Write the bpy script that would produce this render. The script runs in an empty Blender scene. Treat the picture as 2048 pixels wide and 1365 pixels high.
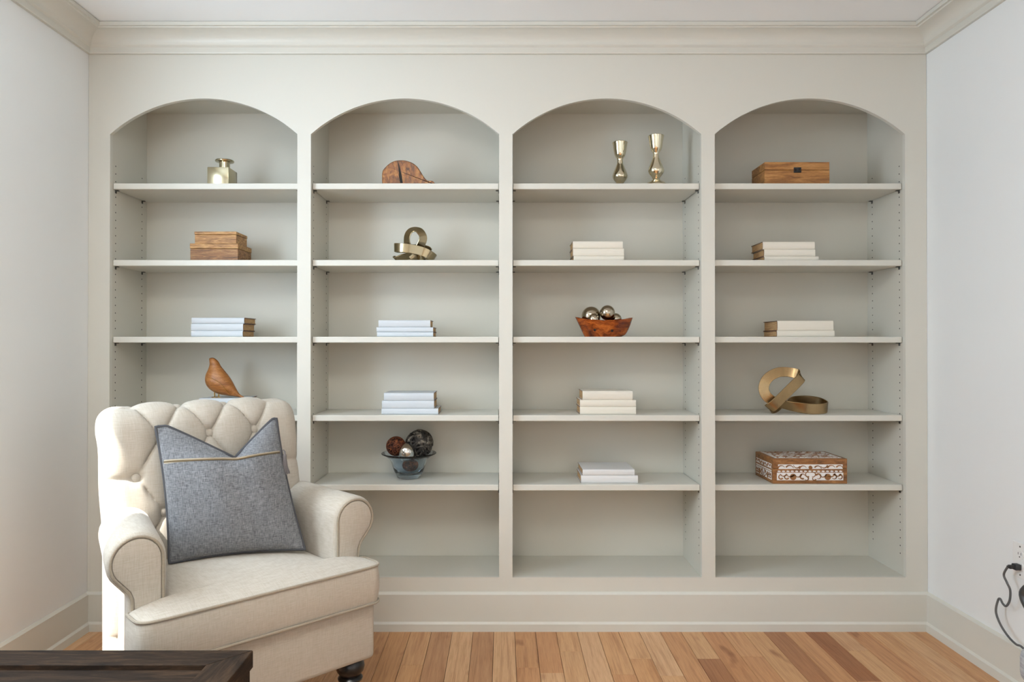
import bpy, bmesh, math, random
from mathutils import Vector, Matrix
from mathutils.bvhtree import BVHTree
random.seed(7)
sc = bpy.context.scene
C = sc.collection
PI = math.pi

# ------------------------------------------------------------------ camera
CAM_Y, CAM_Z, F = -2.95, 1.161, 1448.0
cam = bpy.data.cameras.new('camera')
cam.lens = 36 * F / 2048
cam.sensor_width = 36
cam.shift_x = (1024 - 1005) / 2048
cam_ob = bpy.data.objects.new('camera', cam)
C.objects.link(cam_ob)
cam_ob.location = (0, CAM_Y, CAM_Z)
cam_ob.rotation_euler = (math.radians(90.297), 0, 0)
cam.clip_start = 0.05
sc.camera = cam_ob

# ------------------------------------------------------------------ light
w = bpy.data.worlds.new('world'); sc.world = w; w.use_nodes = True
bg = w.node_tree.nodes['Background']
bg.inputs[0].default_value = (0.80, 0.90, 1.0, 1)
bg.inputs[1].default_value = 1.0

def area(name, loc, direction, sx, sy, power, col):
    l = bpy.data.lights.new(name, 'AREA'); l.shape = 'RECTANGLE'
    l.size, l.size_y, l.energy, l.color = sx, sy, power, col
    o = bpy.data.objects.new(name, l); C.objects.link(o)
    o.location = loc
    o.rotation_euler = Vector(direction).to_track_quat('-Z', 'Y').to_euler()
    return o
sun = bpy.data.lights.new('sun', 'SUN'); sun.energy = 14.0; sun.angle = math.radians(0.6); sun.color = (1, .97, .92)
so = bpy.data.objects.new('sun', sun); C.objects.link(so)
SUN_DIR = Vector((-.70, -.70, 1.50))           # towards the sun
so.rotation_euler = (-SUN_DIR).to_track_quat('-Z', 'Y').to_euler()
area('window_light_left', (-1.80, -1.36, 1.62), (1, 0.1, -.12), .8, 1.15, 36, (.70, .85, 1))
area('window_light_rear', (-0.15, -4.3, 1.55), (0, 1, 0.0), 2.6, 1.5, 6, (1, .96, .90))
area('window_light_right', (1.80, -3.1, 1.5), (-1, .2, -.05), 1.2, 1.4, 6, (1, .94, .84))
fl_ = area('bounced_flash', (-0.50, -2.50, 1.95), (0, .05, 1), .25, .25, 41, (1, .98, .935)); fl_.data.spread = math.radians(125)   # the photographer's flash aimed at the ceiling
sc.view_settings.view_transform = 'Standard'
sc.view_settings.look = 'None'
sc.view_settings.exposure = 0.10
sc.view_settings.gamma = 1
sc.view_settings.use_curve_mapping = False

# ------------------------------------------------------------------ helpers
def lin(c):
    c = c / 255
    return c / 12.92 if c <= .04045 else ((c + .055) / 1.055) ** 2.4
def rgb(r, g, b): return (lin(r), lin(g), lin(b), 1)

def new_mat(name):
    m = bpy.data.materials.new(name); m.use_nodes = True
    nt = m.node_tree
    return m, nt, nt.nodes['Principled BSDF']
def N(nt, t, **kw):
    n = nt.nodes.new(t)
    for k, v in kw.items(): setattr(n, k, v)
    return n
def coords(nt, scale=(1, 1, 1), use_random=False):
    tc = N(nt, 'ShaderNodeTexCoord')
    mp = N(nt, 'ShaderNodeMapping'); mp.inputs['Scale'].default_value = scale
    nt.links.new(tc.outputs['Object'], mp.inputs['Vector'])
    if use_random:
        oi = N(nt, 'ShaderNodeObjectInfo')
        mu = N(nt, 'ShaderNodeMath', operation='MULTIPLY'); mu.inputs[1].default_value = 37.0
        nt.links.new(oi.outputs['Random'], mu.inputs[0])
        cb = N(nt, 'ShaderNodeCombineXYZ')
        for i in range(3): nt.links.new(mu.outputs[0], cb.inputs[i])
        nt.links.new(cb.outputs[0], mp.inputs['Location'])
    return mp.outputs[0]
def noise(nt, vec, scale, detail=4, rough=.55, dist=0):
    n = N(nt, 'ShaderNodeTexNoise')
    n.inputs['Scale'].default_value = scale; n.inputs['Detail'].default_value = detail
    n.inputs['Roughness'].default_value = rough; n.inputs['Distortion'].default_value = dist
    nt.links.new(vec, n.inputs['Vector'])
    return n.outputs['Fac']
def ramp(nt, fac, stops):
    r = N(nt, 'ShaderNodeValToRGB')
    el = r.color_ramp.elements
    while len(el) < len(stops): el.new(.5)
    for e, (p, c) in zip(el, stops): e.position = p; e.color = c
    nt.links.new(fac, r.inputs[0])
    return r.outputs[0]
def mix(nt, a, b, fac, mode='MIX'):
    m = N(nt, 'ShaderNodeMix', data_type='RGBA', blend_type=mode)
    if isinstance(fac, float): m.inputs['Factor'].default_value = fac
    else: nt.links.new(fac, m.inputs['Factor'])
    for k, v in (('A', a), ('B', b)):
        s = [i for i in m.inputs if i.name == k and i.type == 'RGBA'][0]
        if isinstance(v, tuple): s.default_value = v
        else: nt.links.new(v, s)
    return [o for o in m.outputs if o.type == 'RGBA'][0]
def bump(nt, bs, h, strength, dist=.001):
    b = N(nt, 'ShaderNodeBump'); b.inputs['Strength'].default_value = strength; b.inputs['Distance'].default_value = dist
    nt.links.new(h, b.inputs['Height']); nt.links.new(b.outputs[0], bs.inputs['Normal'])

def paint(name, col, rough=.45, vary=.02):
    m, nt, bs = new_mat(name)
    v = coords(nt)
    f = noise(nt, v, 3.0, 3)
    d = tuple(c * (1 - vary) for c in col[:3]) + (1,)
    nt.links.new(mix(nt, d, col, f), bs.inputs['Base Color'])
    bs.inputs['Roughness'].default_value = rough
    bump(nt, bs, noise(nt, v, 350, 2), .08, .0005)
    return m
def plain(name, col, rough=.5, metal=0.0, bumpy=0.0, bscale=200, vary=.12):
    m, nt, bs = new_mat(name)
    v = coords(nt)
    f = noise(nt, v, bscale * .2, 3)
    d = tuple(c * (1 - vary) for c in col[:3]) + (1,)
    nt.links.new(mix(nt, d, col, f), bs.inputs['Base Color'])
    bs.inputs['Roughness'].default_value = rough; bs.inputs['Metallic'].default_value = metal
    if bumpy: bump(nt, bs, noise(nt, v, bscale, 3), bumpy, .001)
    return m
def wood(name, c_dark, c_mid, c_light, scale=(1, 1, 1), rough=.4, dist=1.5, base=6, knots=False, use_random=False, bstr=.15):
    m, nt, bs = new_mat(name)
    v = coords(nt, scale, use_random)
    f = noise(nt, v, base, 6, .6, dist)
    fine = noise(nt, v, base * 9, 3, .6)
    c = ramp(nt, f, [(.30, c_dark), (.5, c_mid), (.68, c_light)])
    c = mix(nt, c, ramp(nt, fine, [(.35, (.55, .5, .45, 1)), (.62, (1, 1, 1, 1))]), .55, 'MULTIPLY')
    if knots:
        v2 = coords(nt, (1, 1, 1))
        k = noise(nt, v2, 22, 2, .5, .6)
        c = mix(nt, c, ramp(nt, k, [(.28, (.10, .05, .03, 1)), (.42, (1, 1, 1, 1))]), .85, 'MULTIPLY')
    nt.links.new(c, bs.inputs['Base Color'])
    bs.inputs['Roughness'].default_value = rough
    bump(nt, bs, fine, bstr, .001)
    return m
def weave(name, col, thread, warp=900, weft=900, contrast=.5, bstr=.35, axes=((1, 0, 0), (0, 0, 1)), rough=.9, stretch=.05):
    m, nt, bs = new_mat(name)
    s1 = tuple(1 if a else stretch for a in axes[0]); s2 = tuple(1 if a else stretch for a in axes[1])
    n1 = noise(nt, coords(nt, s1), warp, 2, .6); n2 = noise(nt, coords(nt, s2), weft, 2, .6)
    ad = N(nt, 'ShaderNodeMath', operation='ADD'); nt.links.new(n1, ad.inputs[0]); nt.links.new(n2, ad.inputs[1])
    hf = N(nt, 'ShaderNodeMath', operation='MULTIPLY'); hf.inputs[1].default_value = .5; nt.links.new(ad.outputs[0], hf.inputs[0])
    lo = tuple(a * (1 - contrast) + b * contrast for a, b in zip(col, thread))
    c = ramp(nt, hf.outputs[0], [(.38, col), (.62, lo)])
    nt.links.new(c, bs.inputs['Base Color'])
    bs.inputs['Roughness'].default_value = rough
    bs.inputs['Sheen Weight'].default_value = .15
    bump(nt, bs, hf.outputs[0], bstr, .001)
    return m

def obj(name, bm, mats, parent=None, smooth=False, loc=None):
    me = bpy.data.meshes.new(name)
    bmesh.ops.recalc_face_normals(bm, faces=bm.faces)
    bm.to_mesh(me); bm.free()
    if not isinstance(mats, (list, tuple)): mats = [mats]
    for m in mats: me.materials.append(m)
    if smooth:
        me.polygons.foreach_set('use_smooth', [True] * len(me.polygons))
        if smooth != 'all':
            me.set_sharp_from_angle(angle=math.radians(smooth if isinstance(smooth, (int, float)) and smooth > 1 else 40))
    o = bpy.data.objects.new(name, me); C.objects.link(o)
    if parent: o.parent = parent
    if loc: o.location = loc
    return o
def thing(name, label, cat, loc=(0, 0, 0), rotz=0, group=None):
    o = bpy.data.objects.new(name, None); C.objects.link(o)
    o.empty_display_size = .05
    o.location = loc; o.rotation_euler = (0, 0, rotz)
    tag(o, label, cat, group)
    return o
def tag(o, label, cat, group=None):
    o['label'] = label; o['category'] = cat
    if group: o['group'] = group
    return o
def struct(name, bm, m, smooth=False):
    o = obj(name, bm, m, None, smooth); o['kind'] = 'structure'
    return o
def box(bm, x0, x1, y0, y1, z0, z1, bev=0, seg=2, mi=0):
    r = bmesh.ops.create_cube(bm, size=1)
    vs = r['verts']
    for v in vs:
        v.co = Vector(((x0 + x1) / 2 + v.co.x * (x1 - x0), (y0 + y1) / 2 + v.co.y * (y1 - y0), (z0 + z1) / 2 + v.co.z * (z1 - z0)))
    fs = list({f for v in vs for f in v.link_faces})
    for f in fs: f.material_index = mi
    if bev:
        es = list({e for v in vs for e in v.link_edges})
        bmesh.ops.bevel(bm, geom=es, offset=bev, segments=seg, affect='EDGES', profile=.5, material=-1)
def boxbm(*a, **k):
    bm = bmesh.new(); box(bm, *a, **k); return bm
def lathe(bm, prof, seg=32, c=(0, 0, 0), mi=0, sx=1, sy=1):
    rings = []
    for r, z in prof:
        if r < 1e-6: rings.append([bm.verts.new((c[0], c[1], c[2] + z))])
        else: rings.append([bm.verts.new((c[0] + sx * r * math.cos(2 * PI * k / seg), c[1] + sy * r * math.sin(2 * PI * k / seg), c[2] + z)) for k in range(seg)])
    for a, b in zip(rings, rings[1:]):
        for k in range(seg):
            k2 = (k + 1) % seg
            if len(a) == 1 and len(b) == 1: continue
            if len(a) == 1: f = bm.faces.new((a[0], b[k], b[k2]))
            elif len(b) == 1: f = bm.faces.new((a[k], a[k2], b[0]))
            else: f = bm.faces.new((a[k], a[k2], b[k2], b[k]))
            f.material_index = mi
def cr(pts, n, closed=False):
    """Catmull-Rom through pts, n samples per span"""
    P = [Vector(p) for p in pts]; out = []
    m = len(P)
    for i in range(m if closed else m - 1):
        if closed: p0, p1, p2, p3 = P[i - 1], P[i], P[(i + 1) % m], P[(i + 2) % m]
        else: p0, p1, p2, p3 = P[max(i - 1, 0)], P[i], P[i + 1], P[min(i + 2, m - 1)]
        for k in range(n):
            t = k / n
            out.append(.5 * (2 * p1 + (p2 - p0) * t + (2 * p0 - 5 * p1 + 4 * p2 - p3) * t * t + (3 * p1 - p0 - 3 * p2 + p3) * t ** 3))
    if not closed: out.append(P[-1].copy())
    return out
def tube(bm, pts, r, seg=8, closed=False, mi=0, cap=True):
    P = [Vector(p) for p in pts]; n = len(P)
    rad = r if callable(r) else (lambda i: r)
    rings = []
    up = None
    for i in range(n):
        if closed: t = P[(i + 1) % n] - P[i - 1]
        else: t = P[min(i + 1, n - 1)] - P[max(i - 1, 0)]
        t.normalize()
        if up is None:
            up = Vector((0, 0, 1)) if abs(t.z) < .9 else Vector((1, 0, 0))
        a = (up - t * up.dot(t)).normalized(); b = t.cross(a); up = a
        rr = rad(i)
        rings.append([bm.verts.new(P[i] + (a * math.cos(2 * PI * k / seg) + b * math.sin(2 * PI * k / seg)) * rr) for k in range(seg)])
    for i in range(n if closed else n - 1):
        A, B = rings[i], rings[(i + 1) % n]
        off = 0
        if closed and i == n - 1:
            off = min(range(seg), key=lambda o: (A[0].co - B[o].co).length)
        for k in range(seg):
            bm.faces.new((A[k], A[(k + 1) % seg], B[(k + 1 + off) % seg], B[(k + off) % seg])).material_index = mi
    if cap and not closed:
        bm.faces.new(rings[0]).material_index = mi; bm.faces.new(rings[-1]).material_index = mi
def tubebm(*a, **k):
    bm = bmesh.new(); tube(bm, *a, **k); return bm
def prism(bm, poly, axis, a0, a1, mi=0, cap_mi=None):
    """extrude a 2D polygon along axis ('x','y','z'); polygon coords are the other two axes in order"""
    def mk(p, a):
        return {'x': (a, p[0], p[1]), 'y': (p[0], a, p[1]), 'z': (p[0], p[1], a)}[axis]
    A = [bm.verts.new(mk(p, a0)) for p in poly]; B = [bm.verts.new(mk(p, a1)) for p in poly]
    n = len(poly)
    for i in range(n):
        bm.faces.new((A[i], A[(i + 1) % n], B[(i + 1) % n], B[i])).material_index = mi
    for r in (A, B): bm.faces.new(r).material_index = mi if cap_mi is None else cap_mi
def loft(bm, rings, closed=True, caps=True, mi=0):
    R = [[bm.verts.new(p) for p in r] for r in rings]
    n = len(R[0])
    for a, b in zip(R, R[1:]):
        for k in range(n if closed else n - 1):
            bm.faces.new((a[k], a[(k + 1) % n], b[(k + 1) % n], b[k])).material_index = mi
    if caps:
        bm.faces.new(R[0]).material_index = mi; bm.faces.new(R[-1]).material_index = mi
    return R
def inset_poly(pts, d):
    n = len(pts); out = []
    ar = sum(pts[i][0] * pts[(i + 1) % n][1] - pts[(i + 1) % n][0] * pts[i][1] for i in range(n))
    s = 1 if ar > 0 else -1
    for i in range(n):
        a, b = pts[i - 1], pts[(i + 1) % n]
        tx, ty = b[0] - a[0], b[1] - a[1]; l = math.hypot(tx, ty) or 1
        out.append((pts[i][0] - s * ty / l * d, pts[i][1] + s * tx / l * d))
    return out
def dup(root):
    r = root.copy(); C.objects.link(r)
    for ch in list(root.children):
        c = ch.copy(); C.objects.link(c); c.parent = r
        for g in ch.children:
            d = g.copy(); C.objects.link(d); d.parent = c
    return r

# ------------------------------------------------------------------ materials
M_trim = paint('greige_trim_paint', rgb(215, 213, 203), .38)
M_trim_shaded = paint('greige_trim_paint_shaded', rgb(207, 204, 192), .42)  # same paint as the trim, darkened for the shade inside the case
M_wall = paint('cool_white_wall_paint', rgb(236, 238, 237), .6)
M_ceil = paint('ceiling_paint', rgb(244, 246, 246), .7)
M_black_hole = plain('hole_shadow', rgb(45, 42, 38), .9)
M_pin = plain('shelf_pin_metal', rgb(90, 88, 84), .35, .8)
M_linen = weave('cream_linen', rgb(188, 180, 167), rgb(168, 156, 139), 650, 650, .7, .25, ((1, 0, 0), (0, 0, 1)))
M_linen_pipe = weave('linen_piping', rgb(160, 149, 132), rgb(140, 128, 112), 500, 500, .6, .3)
M_grey = weave('grey_slub_weave', rgb(80, 81, 84), rgb(140, 141, 143), 620, 620, .85, .6, ((1, 0, 0), (0, 0, 1)), stretch=.11)
M_grey_pipe = plain('grey_piping', rgb(72, 72, 75), .9, 0, .3, 600)
M_zip = plain('zip_tape', rgb(190, 180, 160), .5, .2)
M_zip_teeth = plain('zip_teeth', rgb(140, 124, 96), .35, .8)
M_tassel = plain('tassel_suede', rgb(118, 112, 112), .85, 0, .3, 400)
M_legblack = plain('black_lacquer', rgb(24, 21, 20), .28)
M_cover = paint('white_book_cover', rgb(222, 221, 219), .5)
M_cover2 = paint('cream_book_cover', rgb(228, 222, 208), .5)
M_coverb = paint('bluish_book_cover', rgb(202, 208, 213), .45)
M_board = plain('book_board_edge', rgb(98, 62, 44), .7)
def pages_mat():
    m, nt, bs = new_mat('book_pages')
    v = coords(nt, (1, 1, 60))
    c = ramp(nt, noise(nt, v, 30, 3), [(.35, rgb(150, 112, 72)), (.65, rgb(206, 170, 122))])
    nt.links.new(c, bs.inputs['Base Color']); bs.inputs['Roughness'].default_value = .85
    return m
M_pages = pages_mat()
M_champ = plain('champagne_mirror', rgb(196, 186, 156), .2, 1.0, .05, 60)
M_merc = plain('mercury_glass', rgb(226, 216, 190), .07, 1.0, .18, 90, .06)
M_silver = plain('bright_silver', rgb(222, 220, 214), .08, 1.0, .12, 90, .08)
M_merc2 = plain('smoky_mercury_glass', rgb(186, 174, 154), .08, 1.0, .12, 110, .12)
M_bronze = plain('hammered_bronze', rgb(168, 142, 104), .25, 1.0, .5, 260, .25)
M_nickel = plain('aged_nickel_bronze', rgb(176, 160, 128), .18, 1.0, .15, 80, .25)
M_gold = plain('bright_gold', rgb(214, 170, 80), .2, 1.0)
M_boxwood = wood('mango_wood', rgb(112, 74, 38), rgb(182, 134, 78), rgb(220, 180, 118), (1.4, 6, 13), .5, 1.6, 6)
M_boxdark = wood('dark_mango_wood', rgb(84, 58, 38), rgb(148, 104, 64), rgb(188, 146, 96), (1.4, 6, 13), .55, 1.4, 7)
M_boxwood2 = wood('acacia_wood', rgb(112, 70, 32), rgb(172, 118, 60), rgb(202, 150, 88), (1, 5, 8), .42, 1.0, 6)
M_teak = wood('teak_root', rgb(58, 30, 12), rgb(146, 88, 36), rgb(194, 134, 66), (4, 4, 1.6), .35, 2.4, 7, True)
M_bowlwood = wood('glossy_teak_root', rgb(70, 24, 6), rgb(150, 70, 18), rgb(190, 102, 34), (2, 2, 5), .22, 2.2, 6, True)
M_bird = wood('carved_mango_wood', rgb(120, 72, 32), rgb(164, 106, 54), rgb(188, 130, 74), (1.5, 3, 7), .38, 1.0, 7)
M_inlaywood = wood('inlay_box_wood', rgb(100, 64, 30), rgb(152, 102, 56), rgb(182, 130, 78), (2, 6, 9), .5, 1.0, 8)
M_bone = plain('white_bone_inlay', rgb(240, 238, 236), .4, 0, 0, 100, .06)
M_dark = wood('espresso_oak', rgb(22, 16, 11), rgb(46, 34, 24), rgb(72, 54, 38), (2, 14, 14), .75, 1.0, 4, bstr=.4)
M_dark.node_tree.nodes['Principled BSDF'].inputs['Specular IOR Level'].default_value = .2
M_dark_y = wood('espresso_oak_side', rgb(22, 16, 11), rgb(46, 34, 24), rgb(72, 54, 38), (14, 2, 14), .75, 1.0, 4, bstr=.4)
M_dark_y.node_tree.nodes['Principled BSDF'].inputs['Specular IOR Level'].default_value = .2
M_rattan = wood('brown_rattan', rgb(48, 20, 9), rgb(98, 46, 20), rgb(160, 92, 48), (1, 1, 1), .6, .5, 60)
M_rattan_core = plain('rattan_core', rgb(44, 20, 12), .9)
M_yarn = wood('grey_bark_strip', rgb(26, 24, 22), rgb(62, 58, 53), rgb(168, 160, 146), (1, 1, 1), .8, .5, 38)
M_yarn_core = plain('bark_core', rgb(34, 31, 29), .95)
M_plastic = plain('dark_grey_plastic', rgb(52, 52, 53), .45)
M_cord = plain('grey_cord', rgb(92, 92, 92), .5)
M_plate = plain('outlet_plastic', rgb(238, 237, 234), .3, 0, 0, 100, .02)
M_seatgrey = weave('grey_seat_fabric', rgb(120, 120, 122), rgb(170, 170, 172), 300, 300, .8, .6)
def glass_mat():
    m, nt, bs = new_mat('blue_tinted_glass')
    v = coords(nt)
    nt.links.new(mix(nt, (.74, .84, .94, 1), (.80, .89, .96, 1), noise(nt, v, 12, 2)), bs.inputs['Base Color'])
    bs.inputs['Transmission Weight'].default_value = 1; bs.inputs['IOR'].default_value = 1.48; bs.inputs['Roughness'].default_value = .01
    return m
M_glass = glass_mat()
def plank_mat():
    m, nt, bs = new_mat('oak_floor')
    oi = N(nt, 'ShaderNodeObjectInfo')
    base = ramp(nt, oi.outputs['Random'], [(0, rgb(200, 150, 104)), (.22, rgb(212, 168, 124)), (.42, rgb(192, 140, 98)), (.6, rgb(206, 162, 118)), (.8, rgb(216, 176, 136)), (1, rgb(160, 108, 72))])
    v = coords(nt, (14, .55, 14), True)
    g = noise(nt, v, 4, 6, .62, .9); fine = noise(nt, coords(nt, (40, 1.2, 40), True), 9, 3, .6)
    c = mix(nt, base, ramp(nt, g, [(.28, (.62, .50, .42, 1)), (.5, (.95, .92, .9, 1)), (.7, (1.05, 1.04, 1.02, 1))]), .8, 'MULTIPLY')
    c = mix(nt, c, ramp(nt, fine, [(.36, (.72, .62, .54, 1)), (.56, (1, 1, 1, 1))]), .5, 'MULTIPLY')
    k = noise(nt, coords(nt, (6, 2.2, 6), True), 2.2, 2, .4)
    c = mix(nt, c, ramp(nt, k, [(.22, (.45, .30, .22, 1)), (.31, (1, 1, 1, 1))]), .8, 'MULTIPLY')
    nt.links.new(c, bs.inputs['Base Color']); bs.inputs['Roughness'].default_value = .5; bs.inputs['Specular IOR Level'].default_value = .35
    bump(nt, bs, fine, .08, .0005)
    return m
M_plank = plank_mat()
M_subfloor = plain('floor_joint', rgb(48, 30, 20), .9)

# ------------------------------------------------------------------ room shell
XL, XR, YB, ZC = -1.69, 1.731, -4.4, 2.44
YW = .33
# left wall with a window opening beyond the photograph's frame
WY0, WY1, WZ0, WZ1 = -1.80, -.92, 1.0, 2.28
bm = bmesh.new(); T = .12
box(bm, XL - T, XL, YB, WY0, 0, ZC); box(bm, XL - T, XL, WY1, YW + .1, 0, ZC)
box(bm, XL - T, XL, WY0, WY1, 0, WZ0); box(bm, XL - T, XL, WY0, WY1, WZ1, ZC)
struct('wall_left', bm, M_wall)
bm = bmesh.new()
box(bm, XR, XR + T, YB, -3.75, 0, ZC); box(bm, XR, XR + T, -2.45, YW + .1, 0, ZC)
box(bm, XR, XR + T, -3.75, -2.45, 0, .7); box(bm, XR, XR + T, -3.75, -2.45, 2.2, ZC)
struct('wall_right', bm, M_wall)
struct('wall_back', boxbm(XL - T, XR + T, YW, YW + .1, 0, ZC), M_wall)
bm = bmesh.new()
box(bm, XL - T, -1.5, YB - T, YB, 0, ZC); box(bm, 1.2, XR + T, YB - T, YB, 0, ZC)
box(bm, -1.5, 1.2, YB - T, YB, 0, .75); box(bm, -1.5, 1.2, YB - T, YB, 2.3, ZC)
struct('wall_front', bm, M_wall)
struct('ceiling', boxbm(XL - T, XR + T, YB - T, YW + .1, ZC, ZC + .1), M_ceil)
def window(name, axis, a0, a1, z0, z1, p, out):
    bm = bmesh.new(); f = .05
    def b(s0, s1, q0, q1):
        if axis == 'y': box(bm, min(p, p + out), max(p, p + out), s0, s1, q0, q1, .004)
        else: box(bm, s0, s1, min(p, p + out), max(p, p + out), q0, q1, .004)
    b(a0, a0 + f, z0, z1); b(a1 - f, a1, z0, z1); b(a0 + f, a1 - f, z0, z0 + f); b(a0 + f, a1 - f, z1 - f, z1)
    o = struct(name, bm, M_trim)
    return o
window('window_1', 'y', WY0, WY1, WZ0, WZ1, XL - T, .03)
window('window_2', 'x', -1.5, 1.2, .75, 2.3, YB - T, .03)
window('window_3', 'y', -3.75, -2.45, .7, 2.2, XR + T - .03, .03)

# floor: planks run towards the bookcase
fl = struct('floor', boxbm(XL - T, XR + T, YB - T, YW + .1, -.06, -.012), M_subfloor)
PW = .0839
joints = {}   # measured end joints near the bookcase: column index -> y positions
def fy(py): return F * 1.161 / (py - 690) - 2.95
for px, py in ((1146, 1302), (1104, 1345), (1268, 1317), (1414, 1317), (1342, 1351), (1496, 1313), (1713, 1301), (1726, 1362), (845, 1330)):
    y = fy(py); x = (px - 1005) / F * (y + 2.95)
    joints.setdefault(math.floor((x - .0489) / PW), []).append(y)
k0 = math.floor((XL - .0489) / PW)
k1 = math.ceil((XR - .0489) / PW)
for k in range(k0, k1):
    x0 = max(.0489 + k * PW, XL); x1 = min(.0489 + (k + 1) * PW, XR)
    if x1 - x0 < .006: continue
    js = sorted(joints.get(k, []), reverse=True)
    cuts = [.012]
    for j in js:
        if cuts[-1] - j > .1: cuts.append(j)
    y = cuts[-1] - random.uniform(.35, 1.3) if not js else cuts[-1] - random.uniform(.5, 1.2)
    while y > YB + .3:
        cuts.append(y); y -= random.uniform(.5, 1.5)
    cuts.append(YB)
    for a, b in zip(cuts, cuts[1:]):
        L = a - b
        o = obj('plank', boxbm(-(x1 - x0) / 2 + .0007, (x1 - x0) / 2 - .0007, -L / 2 + .0004, L / 2 - .0004, -.012, 0, .0008, 1), M_plank, fl)
        o.location = ((x0 + x1) / 2, (a + b) / 2, 0)

# baseboards, shoe moulding, crown
def baseboard(name, axis, wall, sign, a0, a1, m):
    """profile points (offset from wall, z)"""
    prof = [(0, 0), (.019, 0), (.019, .030), (.012, .0385), (.012, .1475), (.003, .156), (0, .156)]
    poly = [(wall + sign * d, z) for d, z in prof]
    bm = bmesh.new(); prism(bm, poly, axis, a0, a1)
    return struct(name, bm, m)
baseboard('baseboard_left', 'y', XL, 1, YB, -.012, M_trim)
baseboard('baseboard_right', 'y', XR, -1, YB, -.012, M_trim)
bb = baseboard('baseboard_back', 'x', 0, -1, XL, XR, M_trim)
CPROF = [(0, 2.346), (.012, 2.346), (.014, 2.350), (.014, 2.370), (.020, 2.374), (.023, 2.378)] + \
        [(.023 + .062 * (1 - math.cos(t * PI / 2)), 2.378 + .042 * math.sin(t * PI / 2)) for t in [i / 8 for i in range(1, 9)]] + \
        [(.088, 2.424), (.0995, 2.424), (.0995, 2.4385), (0, 2.4385)]
def crown(name, axis, wall, sign):
    bm = bmesh.new()
    rings = []
    if axis == 'x':
        for end in (0, 1):
            rings.append([((XL + d) if end == 0 else (XR - d), wall + sign * d, z) for d, z in CPROF])
    else:
        for end in (0, 1):
            rings.append([(wall + sign * d, -d if end == 0 else YB + d, z) for d, z in CPROF])
    loft(bm, rings)
    return struct(name, bm, M_trim, 25)
crown('trim_1', 'x', 0, -1); crown('trim_2', 'y', XL, 1); crown('trim_3', 'y', XR, -1)

# ------------------------------------------------------------------ built-in bookcase
bk = thing('built_in_bookcase', 'wall-to-wall greige built-in bookcase with four arched openings', 'bookcase', (0, 0, 0))
OPEN = [(-1.601, -.837), (-.782, -.014), (.041, .811), (.866, 1.642)]
ZB, ZS, ZA, YBK, FT = .214, 2.021, 2.167, .305, .019
# face frame: one board, arched openings cut by building strips
bm = bmesh.new()
def arch_z(x, a, b):
    h = (b - a) / 2; rise = ZA - ZS; R = (h * h + rise * rise) / (2 * rise)
    return ZS + math.sqrt(max(R * R - (x - (a + b) / 2) ** 2, 0)) - (R - rise)
NS = 40
def quad(bm, pts, mi=0): return bm.faces.new([bm.verts.new(p) for p in pts])
edges_x = [XL + .001]
for a, b in OPEN: edges_x += [a, b]
edges_x.append(XR - .001)
ZT = 2.40
for yy in (0.0, FT):
    for i in range(0, len(edges_x), 2):
        quad(bm, [(edges_x[i], yy, 0.001), (edges_x[i + 1], yy, 0.001), (edges_x[i + 1], yy, ZT), (edges_x[i], yy, ZT)])
    for a, b in OPEN:
        quad(bm, [(a, yy, .001), (b, yy, .001), (b, yy, ZB), (a, yy, ZB)])
        for k in range(NS):
            xa, xb = a + (b - a) * k / NS, a + (b - a) * (k + 1) / NS
            quad(bm, [(xa, yy, arch_z(xa, a, b)), (xb, yy, arch_z(xb, a, b)), (xb, yy, ZT), (xa, yy, ZT)])
for a, b in OPEN:
    quad(bm, [(a, 0, ZB), (b, 0, ZB), (b, FT, ZB), (a, FT, ZB)])
    quad(bm, [(a, 0, ZB), (a, FT, ZB), (a, FT, ZS), (a, 0, ZS)]); quad(bm, [(b, 0, ZB), (b, FT, ZB), (b, FT, ZS), (b, 0, ZS)])
    for k in range(NS):
        xa, xb = a + (b - a) * k / NS, a + (b - a) * (k + 1) / NS
        quad(bm, [(xa, 0, arch_z(xa, a, b)), (xb, 0, arch_z(xb, a, b)), (xb, FT, arch_z(xb, a, b)), (xa, FT, arch_z(xa, a, b))])
for z in (.001, ZT):
    quad(bm, [(XL + .001, 0, z), (XR - .001, 0, z), (XR - .001, FT, z), (XL + .001, FT, z)])
for x in (XL + .001, XR - .001):
    quad(bm, [(x, 0, .001), (x, FT, .001), (x, FT, ZT), (x, 0, ZT)])
bmesh.ops.remove_doubles(bm, verts=bm.verts, dist=1e-5)
obj('face_frame', bm, M_trim, bk)
SH_Z = [1.825, 1.5096, 1.194, .872, .587]
ST = .0245
pin_me = None
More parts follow.
